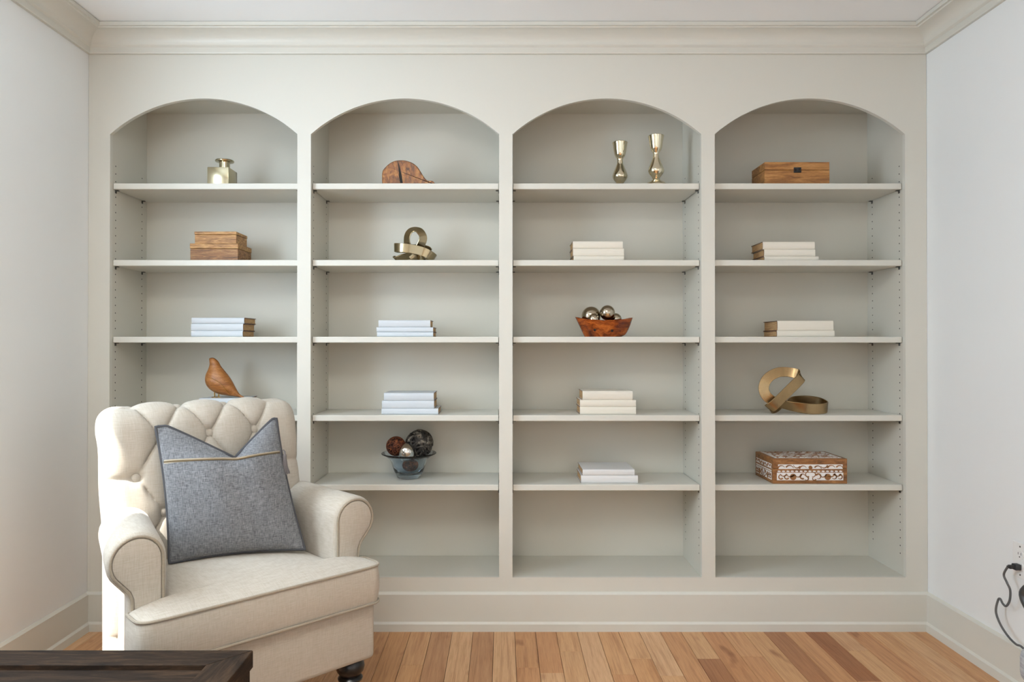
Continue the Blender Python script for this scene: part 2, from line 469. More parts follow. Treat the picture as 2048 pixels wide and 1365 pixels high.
for bi, (a, b) in enumerate(OPEN):
    obj('back_panel', boxbm(a - .012, b + .012, YBK, YBK + .012, ZB - .03, 2.215), M_trim_shaded, bk)
    obj('top_panel', boxbm(a - .001, b + .001, FT, YBK, 2.202, 2.215), M_trim_shaded, bk)
    obj('bottom_deck', boxbm(a - .001, b + .001, FT, YBK, ZB - .02, ZB), M_trim_shaded, bk)
    for side in (0, 1):
        xs = (a - .012, a) if side == 0 else (b, b + .012)
        sp = obj('side_panel', boxbm(xs[0], xs[1], FT, YBK, ZB - .02, 2.215), M_trim_shaded, bk)
        xf = a if side == 0 else b; s = 1 if side == 0 else -1
        bm = bmesh.new()
        for yy in (.043, .262):
            z = .30
            while z < 1.93:
                if all(not (zs - ST - .008 < z < zs + .004) for zs in SH_Z):
                    # six-sided dark plug; its colour paints the shade inside a peg hole
                    vs = [bm.verts.new((xf + s * .0004, yy + .0030 * math.cos(q * PI / 3), z + .0030 * math.sin(q * PI / 3))) for q in range(6)]
                    vb = [bm.verts.new((xf - s * .002, yy + .0024 * math.cos(q * PI / 3), z + .0024 * math.sin(q * PI / 3))) for q in range(6)]
                    for q in range(6): bm.faces.new((vs[q], vs[(q + 1) % 6], vb[(q + 1) % 6], vb[q]))
                    bm.faces.new(vs)
                z += .032
        hp = obj('peg_holes', bm, M_black_hole, sp); hp['kind'] = 'stuff'
    for zi, zs in enumerate(SH_Z):
        bm = bmesh.new()
        box(bm, a + .002, b - .002, FT + .002, YBK - .001, zs - ST, zs, .0025, 2)
        shf = obj('shelf', bm, M_trim, bk)
        for xx, s in ((a, 1), (b, -1)):
            for yy in (.043, .262):
                bm = bmesh.new()
                box(bm, min(xx, xx + s * .014), max(xx, xx + s * .014), yy - .006, yy + .006, zs - ST - .0035, zs - ST - .0005, .0008, 1)
                box(bm, min(xx, xx + s * .003), max(xx, xx + s * .003), yy - .005, yy + .005, zs - ST - .013, zs - ST - .0035, .0008, 1)
                obj('shelf_pin', bm, M_pin, shf)

# ------------------------------------------------------------------ armchair
ANG = math.atan2(.694, .72)
ch = thing('armchair', 'cream linen roll-arm chair with button-tufted back and black turned legs', 'armchair', (-.717, -.829, 0), ANG)
CH = Matrix.Translation((-.717, -.829, 0)) @ Matrix.Rotation(ANG, 4, 'Z')
def smooth01(a, b, x):
    t = min(max((x - a) / (b - a), 0), 1); return t * t * (3 - 2 * t)
# base / apron
bm = boxbm(-.345, .345, -.098, .455, .173, .352, .016, 3)
for v_ in bm.verts:
    if v_.co.x < 0: v_.co.x += .22 * max(v_.co.y, 0)
obj('apron', bm, M_linen, ch, True)
# legs
LEG = [(0, 0), (.017, 0), (.019, .012), (.022, .05), (.028, .095), (.031, .104), (.038, .108), (.039, .113), (.036, .118), (.031, .121), (.036, .128), (.043, .138), (.045, .150), (.042, .162), (.034, .172), (0, .174)]
for u in (-.286, .286):
    bm = bmesh.new(); lathe(bm, LEG, 28); obj('leg', bm, M_legblack, ch, True, (u, -.045, 0))
for u in (-.29, .29):
    bm = bmesh.new()
    loft(bm, [[(sx * .016 + 0, sy * .016 + .03, 0) for sx, sy in ((-1, -1), (1, -1), (1, 1), (-1, 1))], [(sx * .024, sy * .024, .174) for sx, sy in ((-1, -1), (1, -1), (1, 1), (-1, 1))]])
    obj('leg', bm, M_legblack, ch, False, (u + (.08 if u < 0 else 0), .41, 0))
# arms
def arm_profile(side):
    c = (.075, .595); r = .075
    p = [(0, .18), (0, .34), (0, .46), (0, .56)]
    for k in range(19):
        t = math.radians(180 - k * 12.5)
        p.append((c[0] + r * math.cos(t), c[1] + r * math.sin(t)))
    p += [(.103, .512), (.0975, .498), (.096, .47), (.096, .38), (.097, .28), (.097, .18)]
    return [(side * (.255 + t), z) for t, z in p]
for side in (-1, 1):
    P = arm_profile(side)
    rings = []
    for v, ins in ((0.004, .016), (0.0, .010), (.003, .005), (.012, 0), (.10, 0), (.20, 0), (.30, 0), (.36, 0), (.372, .006), (.378, .02)):
        q = inset_poly(P, ins) if ins else P
        rings.append([(x, v, z) for x, z in q])
    if side < 0: rings = [[(x + .22 * max(v, 0), v, z) for x, v, z in r_] for r_ in rings]   # arms toe in towards the back
    bm = bmesh.new(); loft(bm, rings)
    arm = obj('arm', bm, M_linen, ch, True)
    q = inset_poly(P, .013)
    bm = bmesh.new()
    loft(bm, [[(x, .001, z) for x, z in q], [(x, -.006, z) for x, z in inset_poly(P, .016)], [(x, -.010, z) for x, z in inset_poly(P, .026)]])
    obj('arm_front_panel', bm, M_linen, arm, True)
    pts = [(x, -.004, z) for x, z in inset_poly(P, .010) if z > .20]
    obj('piping', tubebm(pts, .0042, 8), M_linen_pipe, arm, True)
# seat cushion (T shape)
def hw(v):
    r = .035
    if v < -.115 + r:
        d = r - (v + .115); return .357 - r + math.sqrt(max(r * r - d * d, 0))
    if v < -.022: return .357
    if v < -.006:
        d = v + .022; return .357 - .016 + math.sqrt(max(.016 ** 2 - d * d, 0))
    return .252
vst = [-.115, -.1145, -.113, -.109, -.102, -.092, -.08, -.06, -.04, -.022, -.016, -.011, -.0065, -.0055, .02, .06, .12, .18, .24, .30, .35]
us = [-1, -.99, -.96, -.9, -.8, -.65, -.45, -.2, 0, .2, .45, .65, .8, .9, .96, .99, 1]
bm = bmesh.new()
def ztop(u, v):
    e = min(hw(max(min(v, .3), -.115)) - abs(u), v + .115, 1)
    e = max(e, 0)
    return .468 + .026 * (1 - math.exp(-e / .06)) + .010 * math.exp(-((u / .2) ** 2)) * smooth01(-.1, .1, v)
top = [[bm.verts.new((f * hw(v), v, ztop(f * hw(v), v))) for f in us] for v in vst]
for a, b in zip(top, top[1:]):
    for k in range(len(us) - 1): bm.faces.new((a[k], a[k + 1], b[k + 1], b[k]))
loop = [(v.co.x, v.co.y) for v in top[0]] + [(r[-1].co.x, r[-1].co.y) for r in top[1:]] + [(v.co.x, v.co.y) for v in reversed(top[-1][:-1])] + [(r[0].co.x, r[0].co.y) for r in reversed(top[1:-1])]
loopv = top[0] + [r[-1] for r in top[1:]] + list(reversed(top[-1][:-1])) + [r[0] for r in reversed(top[1:-1])]
prev = loopv
for z, d in ((.455, -.003), (.43, -.006), (.40, -.006), (.37, -.003), (.353, .002)):
    q = inset_poly(loop, d)
    cur = [bm.verts.new((x, y, z)) for x, y in q]
    n = len(cur)
    for k in range(n): bm.faces.new((prev[k], prev[(k + 1) % n], cur[(k + 1) % n], cur[k]))
    prev = cur
bm.faces.new(prev)
cu = obj('seat_cushion', bm, M_linen, ch, True)
def front_outline(z, d):
    pts = []
    for v in (-.006, -.011, -.016, -.022, -.04, -.06, -.08, -.092, -.102, -.109, -.113, -.1145): pts.append((-(hw(v) + d), v, z))
    out = [(-.262, -.006 - d, z), (-.30, -.006 - d, z)] + pts
    out += [(u, -.115 - d, z) for u in (-.30, -.2, -.1, 0, .1, .2, .30)]
    return out + [(-x, y, zz) for x, y, zz in reversed(pts)] + [(.30, -.006 - d, z), (.262, -.006 - d, z)]
obj('piping', tubebm(front_outline(.468, .002), .0045, 8), M_linen_pipe, cu, True)
obj('piping', tubebm(front_outline(.3535, .003)[4:-4], .0045, 8), M_linen_pipe, cu, True)
# tufted back
BP = cr([(.333, .19, 0), (.334, .30, 0), (.335, .40, 0), (.338, .5, 0), (.348, .6, 0), (.362, .7, 0), (.377, .8, 0), (.390, .87, 0), (.404, .925, 0), (.430, .957, 0), (.465, .968, 0), (.500, .957, 0),
         (.523, .930, 0), (.528, .900, 0), (.518, .872, 0), (.500, .850, 0), (.488, .82, 0), (.482, .70, 0), (.476, .5, 0), (.47, .18, 0)], 18)
# arc length and front-normals
for p_ in BP: p_.y -= .013 * smooth01(.70, .90, p_.y)
S = [0]
for i in range(1, len(BP)): S.append(S[-1] + (BP[i] - BP[i - 1]).length)
s_btn = min(range(len(BP)), key=lambda i: abs(BP[i].y - .868) + (10 if BP[i].x > .41 else 0)); S0 = S[s_btn]
s_roll = S[min(range(len(BP)), key=lambda i: (BP[i] - Vector((.518, .860, 0))).length)]
DU, DW = .158, .236
def tuft(u, w):
    p = u / DU + w / DW; q = u / DU - w / DW
    sp, sq = abs(math.sin(PI * p)), abs(math.sin(PI * q))
    f = .013 * math.sqrt(sp * sq) + .007 * (1 - math.exp(-min(sp, sq) / .10))
    g_ = abs(math.sin(PI * (w + DW / 2) / DW))
    g = .013 * g_ ** .7 + .007 * (1 - math.exp(-g_ / .08))
    k = smooth01(.200, .238, abs(u))
    h = f * (1 - k) + g * k
    # button pull
    pr, qr = round(p), round(q)
    ub, wb = (pr + qr) * DU / 2, (pr - qr) * DW / 2
    if abs(ub) < .26:
        d2 = (u - ub) ** 2 + (w - wb) ** 2
        h -= .011 * math.exp(-d2 / .018 ** 2)
    return h
HW = .325
def back_point(u, i):
    p = BP[i]
    t = (BP[min(i + 1, len(BP) - 1)] - BP[max(i - 1, 0)]).normalized()
    n = Vector((-t.y, t.x, 0))          # outward (towards the front on the front face)
    amt = 1 - smooth01(s_roll - .12, s_roll - .02, S[i])
    h = tuft(u, S[i] - S0) * amt + (1 - amt) * .010
    e = HW - abs(u); r = .055
    if e < r: h -= (r - math.sqrt(max(r * r - (r - e) ** 2, 0))) * .9
    q = p + n * h
    tuck = .010 * (1 - smooth01(.55, .74, q.y)) * max(-u / HW, 0)
    return Vector((u + tuck + q.x * (.042 - .008 * u / HW), q.x, q.y))
ucol = [-HW + .055 * (1 - math.cos(k / 10 * PI / 2)) for k in range(10)]
m_ = 170
ucol = ucol + [-.27 + .54 * k / m_ for k in range(m_ + 1)] + [-x for x in reversed(ucol)]
bm = bmesh.new()
loft(bm, [[back_point(u, i) for i in range(len(BP))] for u in ucol], closed=True)
back = obj('backrest', bm, M_linen, ch, 60)
bvh_dep = bpy.context.evaluated_depsgraph_get
for row, ulist in ((0, (-1, 0, 1)), (-1, (-1.5, -.5, .5, 1.5)), (-2, (-1, 0, 1))):
    for uu in ulist:
        u = uu * DU; wv = row * DW / 2
        i = min(range(s_btn + 40), key=lambda i: abs(S[i] - S0 - wv))
        p = back_point(u, i); t = (BP[i + 1] - BP[i - 1]).normalized(); n = Vector((0, -t.y, t.x))
        bm = bmesh.new()
        lathe(bm, [(0, -.006), (.011, -.004), (.0145, .001), (.012, .006), (.006, .0085), (0, .009)], 18)
        M4 = n.to_track_quat('Z', 'Y').to_matrix().to_4x4()
        bm.transform(Matrix.Translation(p + n * .006) @ M4)
        obj('button', bm, M_linen, back, True)

# ------------------------------------------------------------------ throw pillow
def W(x, d, z): return Vector((x, d - 2.95, z))
TL, TR, BL, BR = W(-1.0735, 2.243, .906), W(-.760, 2.434, .912), W(-1.0075, 2.194, .501), W(-.638, 2.338, .501)
pbase = (BL + BR) / 2
pang = math.atan2((BR - BL).y, (BR - BL).x)
PINV = (Matrix.Translation(pbase) @ Matrix.Rotation(pang, 4, 'Z')).inverted()
pil = thing('throw_pillow', 'grey woven throw pillow with brass zip leaning in cream armchair', 'pillow', pbase, pang)
pn = ((BR - BL).cross(TL - BL)).normalized()      # towards the viewer
if pn.y > 0: pn = -pn
def chop(s):
    l = max(0, 1 - (.60 - s) / .52) if s < .6 else max(0, 1 - (s - .60) / .37)
    return .118 * l ** 1.05
def pil_pt(s, t, side):
    p = (BL * (1 - s) + BR * s) * (1 - t) + (TL * (1 - s) + TR * s) * t
    right = (BR - BL).normalized(); up = (TL - BL).normalized()
    es, et = 1 - (2 * s - 1) ** 2, 1 - (2 * t - 1) ** 2
    # edges bow in between the corners
    p += right * (-.010 * et) * (2 * s - 1)
    p += up * (.012 * es) * (1 if t < .5 else 0) * (1 - 2 * t)
    c = chop(s); fall = smooth01(.60, 1.0, t) * .25 + .75 * min(max((t - .73) / .27, 0), 1)
    p -= up * c * fall
    th = .078 * (es ** .55) * (et ** .5)
    th *= 1 - .35 * smooth01(.6, 1, t) 
    # folds running down from the chop and at the lower corners
    th += side * 0 + .006 * math.sin(14 * s + 5 * t) * es * et
    th -= .020 * math.exp(-((s - .6) / .08) ** 2) * smooth01(.62, .92, t)
    th -= .012 * math.exp(-(((s - .10) + .6 * (t - .16)) / .03) ** 2) * es * et * (1 if t < .35 else 0) * 2
    th = max(th, .004)
    return p + pn * th * side
NSX, NTY = 56, 56
bm = bmesh.new()
gf = [[bm.verts.new(PINV @ pil_pt(i / NSX, j / NTY, 1)) for i in range(NSX + 1)] for j in range(NTY + 1)]
gb = [[bm.verts.new(PINV @ pil_pt(i / NSX, j / NTY, -1)) for i in range(NSX + 1)] for j in range(NTY + 1)]
for g in (gf, gb):
    for j in range(NTY):
        for i in range(NSX): bm.faces.new((g[j][i], g[j][i + 1], g[j + 1][i + 1], g[j + 1][i]))
def rim(g): return [g[0][i] for i in range(NSX)] + [g[j][NSX] for j in range(NTY)] + [g[NTY][i] for i in range(NSX, 0, -1)] + [g[j][0] for j in range(NTY, 0, -1)]
ra, rb = rim(gf), rim(gb)
for k in range(len(ra)): bm.faces.new((ra[k], ra[(k + 1) % len(ra)], rb[(k + 1) % len(ra)], rb[k]))
edge_pts = [(a.co + b.co) / 2 for a, b in zip(ra, rb)]
obj('pillow_cover', bm, M_grey, pil, 'all')
obj('piping', tubebm(edge_pts, .0055, 8, True), M_grey_pipe, pil, True)
zp = [PINV @ (pil_pt(s / 60, .735 - .012 * math.exp(-((s / 60 - .6) / .12) ** 2), 1)) for s in range(1, 60)]
nl = PINV.to_3x3() @ pn
bm = bmesh.new()
for a, b in zip(zp, zp[1:]):
    u_ = Vector((0, 0, 1))
    quad(bm, [a - u_ * .006 + nl * .0015, b - u_ * .006 + nl * .0015, b + u_ * .006 + nl * .0015, a + u_ * .006 + nl * .0015])
    quad(bm, [a - u_ * .006 - nl * .002, b - u_ * .006 - nl * .002, b + u_ * .006 - nl * .002, a + u_ * .006 - nl * .002])
bmesh.ops.remove_doubles(bm, verts=bm.verts, dist=1e-5)
zipper = obj('zipper', bm, M_zip, pil)
obj('zip_teeth', tubebm([p + nl * .002 for p in zp], .0022, 6), M_zip_teeth, zipper, True)
# tassel hanging from the zip end
tp = PINV @ (pil_pt(.995, .74, 1)) + nl * .012 + Vector((.012, 0, 0))
bm = bmesh.new()
tube(bm, [tp + Vector((-.006, 0, .006)), tp + Vector((0, -.002, 0)), tp + Vector((.001, -.002, -.012))], .0025, 6)
lathe(bm, [(0, -.008), (.0045, -.009), (.0062, -.014), (.0058, -.026), (0, -.026)], 12, tp)
for k in range(14):
    a = 2 * PI * k / 14; r0, r1 = .0045, .0095 + .002 * random.random()
    ln = .072 + random.uniform(-.004, .004)
    tube(bm, [tp + Vector((r0 * math.cos(a), r0 * math.sin(a), -.024)), tp + Vector((r0 * 1.4 * math.cos(a) + .002, r0 * 1.4 * math.sin(a), -.05)),
              tp + Vector((r1 * math.cos(a) + .006, r1 * math.sin(a), -ln))], .0019, 5)
obj('tassel', bm, M_tassel, pil, True)

# ------------------------------------------------------------------ coffee table
TX1, TY1, TZ = -.580, -1.262, .45
TX0, TY0 = -1.42, -1.95
FW = .078
ct = thing('coffee_table', 'dark espresso wood coffee table with recessed panel top', 'table', ((TX0 + TX1) / 2, (TY0 + TY1) / 2, 0))
cx, cy = (TX0 + TX1) / 2, (TY0 + TY1) / 2
hx, hy = (TX1 - TX0) / 2, (TY1 - TY0) / 2
def rail(p):
    bm = bmesh.new(); prism(bm, p, 'z', TZ - .04, TZ)
    bmesh.ops.bevel(bm, geom=[e for e in bm.edges], offset=.0012, segments=1, affect='EDGES')
    return bm
g_ = .0004
obj('frame_rail', rail([(-hx + g_, hy), (hx - g_, hy), (hx - FW - g_, hy - FW), (-hx + FW + g_, hy - FW)]), M_dark, ct)
obj('frame_rail', rail([(-hx + g_, -hy), (hx - g_, -hy), (hx - FW - g_, -hy + FW), (-hx + FW + g_, -hy + FW)]), M_dark, ct)
obj('frame_rail', rail([(hx, hy - g_), (hx, -hy + g_), (hx - FW, -hy + FW + g_), (hx - FW, hy - FW - g_)]), M_dark_y, ct)
obj('frame_rail', rail([(-hx, hy - g_), (-hx, -hy + g_), (-hx + FW, -hy + FW + g_), (-hx + FW, hy - FW - g_)]), M_dark_y, ct)
npl = 5
for k in range(npl):
    a = -hy + FW + (2 * hy - 2 * FW) * k / npl; b = -hy + FW + (2 * hy - 2 * FW) * (k + 1) / npl
    obj('panel_board', boxbm(-hx + FW - .006, hx - FW + .006, a + .0006, b - .0006, TZ - .034, TZ - .011, .001, 1), M_dark, ct)
for s in (-1, 1):
    obj('apron', boxbm(-hx + .03, hx - .03, s * (hy - .03) - .012, s * (hy - .03) + .012, TZ - .14, TZ - .04, .002, 1), M_dark, ct)
    obj('apron', boxbm(s * (hx - .018) - .012, s * (hx - .018) + .012, -hy + .045, hy - .045, TZ - .14, TZ - .04, .002, 1), M_dark_y, ct)
    for s2 in (-1, 1):
        obj('leg', boxbm(s * (hx - .035) - .03, s * (hx - .035) + .03, s2 * (hy - .035) - .03, s2 * (hy - .035) + .03, 0, TZ - .04, .003, 1), M_dark, ct)

# ------------------------------------------------------------------ books
D0 = 3.0
def bx_(px, d=D0): return (px - 1005) / F * d
def book(pxl, pxr, th, zbase, depth, cov, label, y0=.05, group='hardback books on the shelves'):
    x0, x1 = bx_(pxl, y0 + 2.95), bx_(pxr, y0 + 2.95)
    r = thing('book', label, 'book', ((x0 + x1) / 2, y0, zbase), 0, group)
    h = (x1 - x0) / 2; th -= .0004
    cvt = .0024
    prof = [(depth, 0), (.004, 0), (.0012, th * .12), (0, th * .35), (0, th * .65), (.0012, th * .88), (.004, th), (depth, th), (depth, th - cvt), (.006, th - cvt), (.004, th * .6), (.004, th * .4), (.006, cvt), (depth, cvt)]
    bm = bmesh.new(); prism(bm, prof, 'x', -h, h, 0, 1)
    bm.faces.ensure_lookup_table()
    for f in bm.faces:
        c = f.calc_center_median()
        if c.y > depth - .0005: f.material_index = 1
    obj('cover', bm, [cov, M_board], r)
    obj('pages', boxbm(-h + .0025, h - .0025, .0045, depth - .005, cvt + .0001, th - cvt - .0001), M_pages, r)
    return r
def stack(rows, zshelf, total, depth, cov, where, names, y0=.05, depths=None):
    """rows bottom to top: (left px, right px, height px)"""
    hs = sum(r[2] for r in rows); z = zshelf + .0003
    for i, (l, r_, hp) in enumerate(rows):
        th = total * hp / hs
        book(l, r_, th, z, (depths or [depth] * 9)[i], cov, names[i] + ' ' + where, y0)
        z += th
def zpx(py, d=D0): return CAM_Z + (690 - py) * d / F
stack([(382, 485.3, 11), (382, 486, 13), (382.9, 488.2, 11)], 1.194, zpx(635.7) - 1.194, .145, M_coverb, 'of the stack above the carved bird',
      ['bottom pale blue-white book', 'middle pale blue-white book', 'top pale blue-white book'])
stack([(753.9, 866.2, 10), (752.9, 866.2, 10.5), (756.9, 860.6, 15)], 1.194, zpx(640.8) - 1.194, .15, M_coverb, 'of the stack under the small ringed metal knot',
      ['bottom thin white book', 'middle thin white book', 'thick top white book'], depths=[.15, .15, .13])
stack([(763, 876.4, 11), (763.9, 868.2, 14.6), (767.8, 867.6, 14.5)], .872, zpx(786.6) - .872, .15, M_coverb, 'of the stack above the blue glass bowl',
      ['longest bottom bluish-white book', 'middle bluish-white book', 'top bluish-white book'], depths=[.15, .15, .155])
stack([(1147.3, 1248, 9.5), (1146, 1248, 14.5), (1145.7, 1245.7, 14.2)], 1.5096, zpx(482.5) - 1.5096, .14, M_cover2, 'of the stack below the silver candlesticks',
      ['bottom cream book', 'middle cream book', 'top cream book'])
stack([(1159.8, 1272, 14), (1159.8, 1272, 12.8), (1165, 1265.3, 16.5)], .872, zpx(782.6) - .872, .15, M_cover2, 'of the stack below the wooden bowl of silver balls',
      ['bottom off-white book', 'middle off-white book', 'thick top off-white book'])
stack([(1161.8, 1275.8, 15.5), (1165, 1269, 12)], .587, zpx(939.6) - .587, .19, M_cover, 'of the two-book stack above the empty bottom deck',
      ['longer lower white book', 'shorter upper white book'], depths=[.17, .19])
stack([(1529, 1638, 9), (1528.6, 1631, 13.5), (1526, 1630, 15.2)], 1.5096, zpx(483.5) - 1.5096, .14, M_cover2, 'of the stack below the latched wooden box',
      ['thin longest bottom cream book', 'middle cream book', 'top cream book'])
stack([(1554, 1669.5, 12), (1555, 1667, 19.5)], 1.194, zpx(642) - 1.194, .16, M_cover2, 'of the pair above the bronze ribbon knot',
      ['thinner lower cream book', 'thick upper cream book'])
stack([(396, 492, 18), (398, 490, 18)], .872, .066, .15, M_coverb, 'under the carved bird', ['lower blue-white book', 'upper blue-white book'], y0=.06)
BIRD_Z = .872 + .0663

# ------------------------------------------------------------------ square metal bottle vase
def P2(px, d): return (px - 1005) / F * d
bt = thing('bottle_vase', 'square champagne metal bottle vase with wide flat lip', 'vase', (P2(435, 3.0), .05, 1.825))
hw_ = .0442
bm = bmesh.new(); box(bm, -hw_, hw_, 0, .10, .0003, .0745, .002, 2); obj('bottle_body', bm, M_champ, bt, True)
bm = bmesh.new(); lathe(bm, [(.0215, .0745), (.0215, .108), (.0165, .108), (.0165, .0745)], 32, (.009, .05, 0)); lathe(bm, [(.0215, .0745), (.0165, .0745)], 32, (.009, .05, 0)); obj('neck', bm, M_champ, bt, True)
bm = bmesh.new(); lathe(bm, [(.0165, .104), (.037, .107), (.0385, .1105), (.037, .1135), (.0165, .1125), (.0165, .104)], 36, (.009, .05, 0)); obj('lip', bm, M_champ, bt, True)

# ------------------------------------------------------------------ nested wooden boxes
def wbox(name, label, pxl, pxr, z0, z1, zs, depth, y0, mat, lid_over=.0015, lid_mat=None):
    x0, x1 = P2(pxl, y0 + 2.95), P2(pxr, y0 + 2.95)
    r = thing(name, label, 'box', ((x0 + x1) / 2, y0, z0))
    h = (x1 - x0) / 2; H = z1 - z0; s = zs - z0
    obj('box_body', boxbm(-h, h, 0, depth, .0003, s - .0006, .0015, 2), mat, r)
    obj('lid', boxbm(-h - lid_over, h + lid_over, -lid_over, depth + lid_over, s + .0004, H, .002, 2), lid_mat or mat, r)
    return r
zt = zpx(487)
wbox('wooden_box', 'larger two-tone wooden box under a smaller box', 380, 475.6, 1.5096, zt, zpx(497.5), .158, .05, M_boxdark, .0015, M_boxwood)
wbox('wooden_box', 'smaller wooden box stacked on a larger wooden box', 389, 472, zt + .0003, zpx(462.6), zpx(469), .127, .058, M_boxwood)
lb = wbox('wooden_box', 'long wooden box with black latch beside no other item', 1530, 1660, 1.825, zpx(323.7), zpx(340), .156, .05, M_boxwood2, .0)
lb['label'] = 'long brown wooden box with small black latch on top shelf'
cxl = P2(1595.5, 3.0) - lb.location.x
zl = zpx(340) - 1.825
bm = bmesh.new()
box(bm, cxl - .0155, cxl + .0155, -.003, .0, zl + .0008, zl + .011, .0008, 1); box(bm, cxl - .0155, cxl + .0155, -.003, .0, zl - .011, zl - .0008, .0008, 1)
box(bm, cxl - .005, cxl + .005, -.005, -.003, zl - .007, zl + .007, .0008, 1)
obj('latch', bm, M_legblack, lb)

# ------------------------------------------------------------------ live-edge wooden half round with handle
sb = thing('serving_board', 'rounded dark teak slab with crack and short handle', 'board', (P2(815, 3.0), .06, 1.825))
k_ = 3.01 / F
def SX(px): return (px - 815) * k_
def SZ(py): return zpx(py, 3.01) - 1.825
out = [(763, 372), (762.5, 355), (763.5, 342), (769, 334), (778, 326), (788, 321), (800, 319.5), (812, 320.5), (823, 324.5), (833, 332), (840, 342), (846, 352), (852, 359), (858, 361), (864, 361), (869, 366), (870, 372)]
poly = [(SX(x), max(SZ(y), .0004)) for x, y in out]
poly = [(p.x, p.y) for p in cr([(a, b, 0) for a, b in poly], 3)]
bm = bmesh.new()
loft(bm, [[(x, y_, max(z, .0004)) for x, z in (inset_poly(poly, i_) if i_ else poly)] for y_, i_ in ((0, .004), (.003, .001), (.008, 0), (.055, 0), (.062, .003))])
obj('slab', bm, M_teak, sb, True)
crk = [(794, 321.5), (797, 331), (799, 342), (800.5, 352), (803, 366)]
cl = [Vector((SX(x), -.0006, SZ(y))) for x, y in crk]; cw = (.0012, .003, .005, .008, .007)
bm = bmesh.new()
pl = [(c.x - w_, c.z) for c, w_ in zip(cl, cw)] + [(c.x + w_ * .6, c.z) for c, w_ in reversed(list(zip(cl, cw)))]
prism(bm, pl, 'y', -.0006, .004)
obj('crack', bm, M_black_hole, sb)

# ------------------------------------------------------------------ ribbon knots
def ribbon(bm, ctl, width, thick, n=10):
    """ctl: list of ((x,y,z),(wx,wy,wz)) closed"""
    P = cr([c[0] for c in ctl], n, True); Wd = cr([c[1] for c in ctl], n, True)
    m = len(P); rings = []
    for i in range(m):
        t = (P[(i + 1) % m] - P[i - 1]).normalized()
        a = Wd[i] - t * Wd[i].dot(t)
        a.normalize(); b = t.cross(a)
        w2, t2 = width / 2, thick / 2; e = t2 * .5
        rings.append([P[i] + a * x + b * y for x, y in ((-w2 + e, -t2), (w2 - e, -t2), (w2, -t2 + e), (w2, t2 - e), (w2 - e, t2), (-w2 + e, t2), (-w2, t2 - e), (-w2, -t2 + e))])
    V = [[bm.verts.new(p) for p in r] for r in rings]
    for i in range(m):
        A, B = V[i], V[(i + 1) % m]
        off = 0
        if i == m - 1: off = min((0, 4), key=lambda o: (A[0].co - B[o].co).length)
        for k in range(8): bm.faces.new((A[k], A[(k + 1) % 8], B[(k + 1 + off) % 8], B[(k + off) % 8]))
# big bronze knot: crop pixels (10.5 per photo px) relative to (1500,720)
kk = 3.02 / F / 10.5
def KP(x, y, dep): return ((x - 1000) * kk, dep, (1140 - y) * kk)
kn = thing('ribbon_knot', 'larger hammered bronze ribbon knot lying on open loop', 'sculpture', (P2(1500 + 1000 / 10.5, 3.02), .065, .8735))
ctl = [
    (KP(480, 960, -.003), (.67, 0, -.74)), (KP(640, 800, -.006), (.62, 0, -.78)), (KP(820, 620, -.006), (.58, 0, -.81)), (KP(980, 470, -.003), (.56, 0, -.83)), (KP(1085, 372, .008), (.56, 0, -.83)),
    (KP(1060, 318, .026), (.35, -.1, -.93)), (KP(960, 285, .040), (.0, -.3, -.95)), (KP(820, 268, .050), (.0, -.3, -.95)), (KP(670, 285, .054), (.3, -.3, -.9)), (KP(510, 365, .055), (.62, -.3, -.72)), (KP(405, 490, .054), (.9, -.3, -.38)), (KP(372, 640, .052), (.95, -.3, .1)), (KP(425, 785, .046), (.8, -.35, .5)),
    (KP(560, 890, .036), (.45, -.5, .75)), (KP(760, 955, .020), (.15, -.6, .8)), (KP(980, 1000, .002), (.05, -.3, .95)), (KP(1250, 1032, -.006), (0, .05, 1)), (KP(1520, 1030, .004), (0, .1, 1)), (KP(1695, 1005, .040), (.1, 0, 1)),
    (KP(1630, 930, .090), (0, -.1, 1)), (KP(1380, 900, .112), (0, -.1, 1)), (KP(1080, 915, .104), (0, -.25, .97)), (KP(860, 960, .082), (.3, -.8, .5)), (KP(680, 1010, .060), (.4, -.85, -.3)), (KP(530, 1045, .036), (.5, -.3, -.8)), (KP(410, 1030, .012), (.67, 0, -.74)),
]
bm = bmesh.new(); ribbon(bm, ctl, .0425, .005, 16)
obj('ribbon', bm, M_bronze, kn, 42)
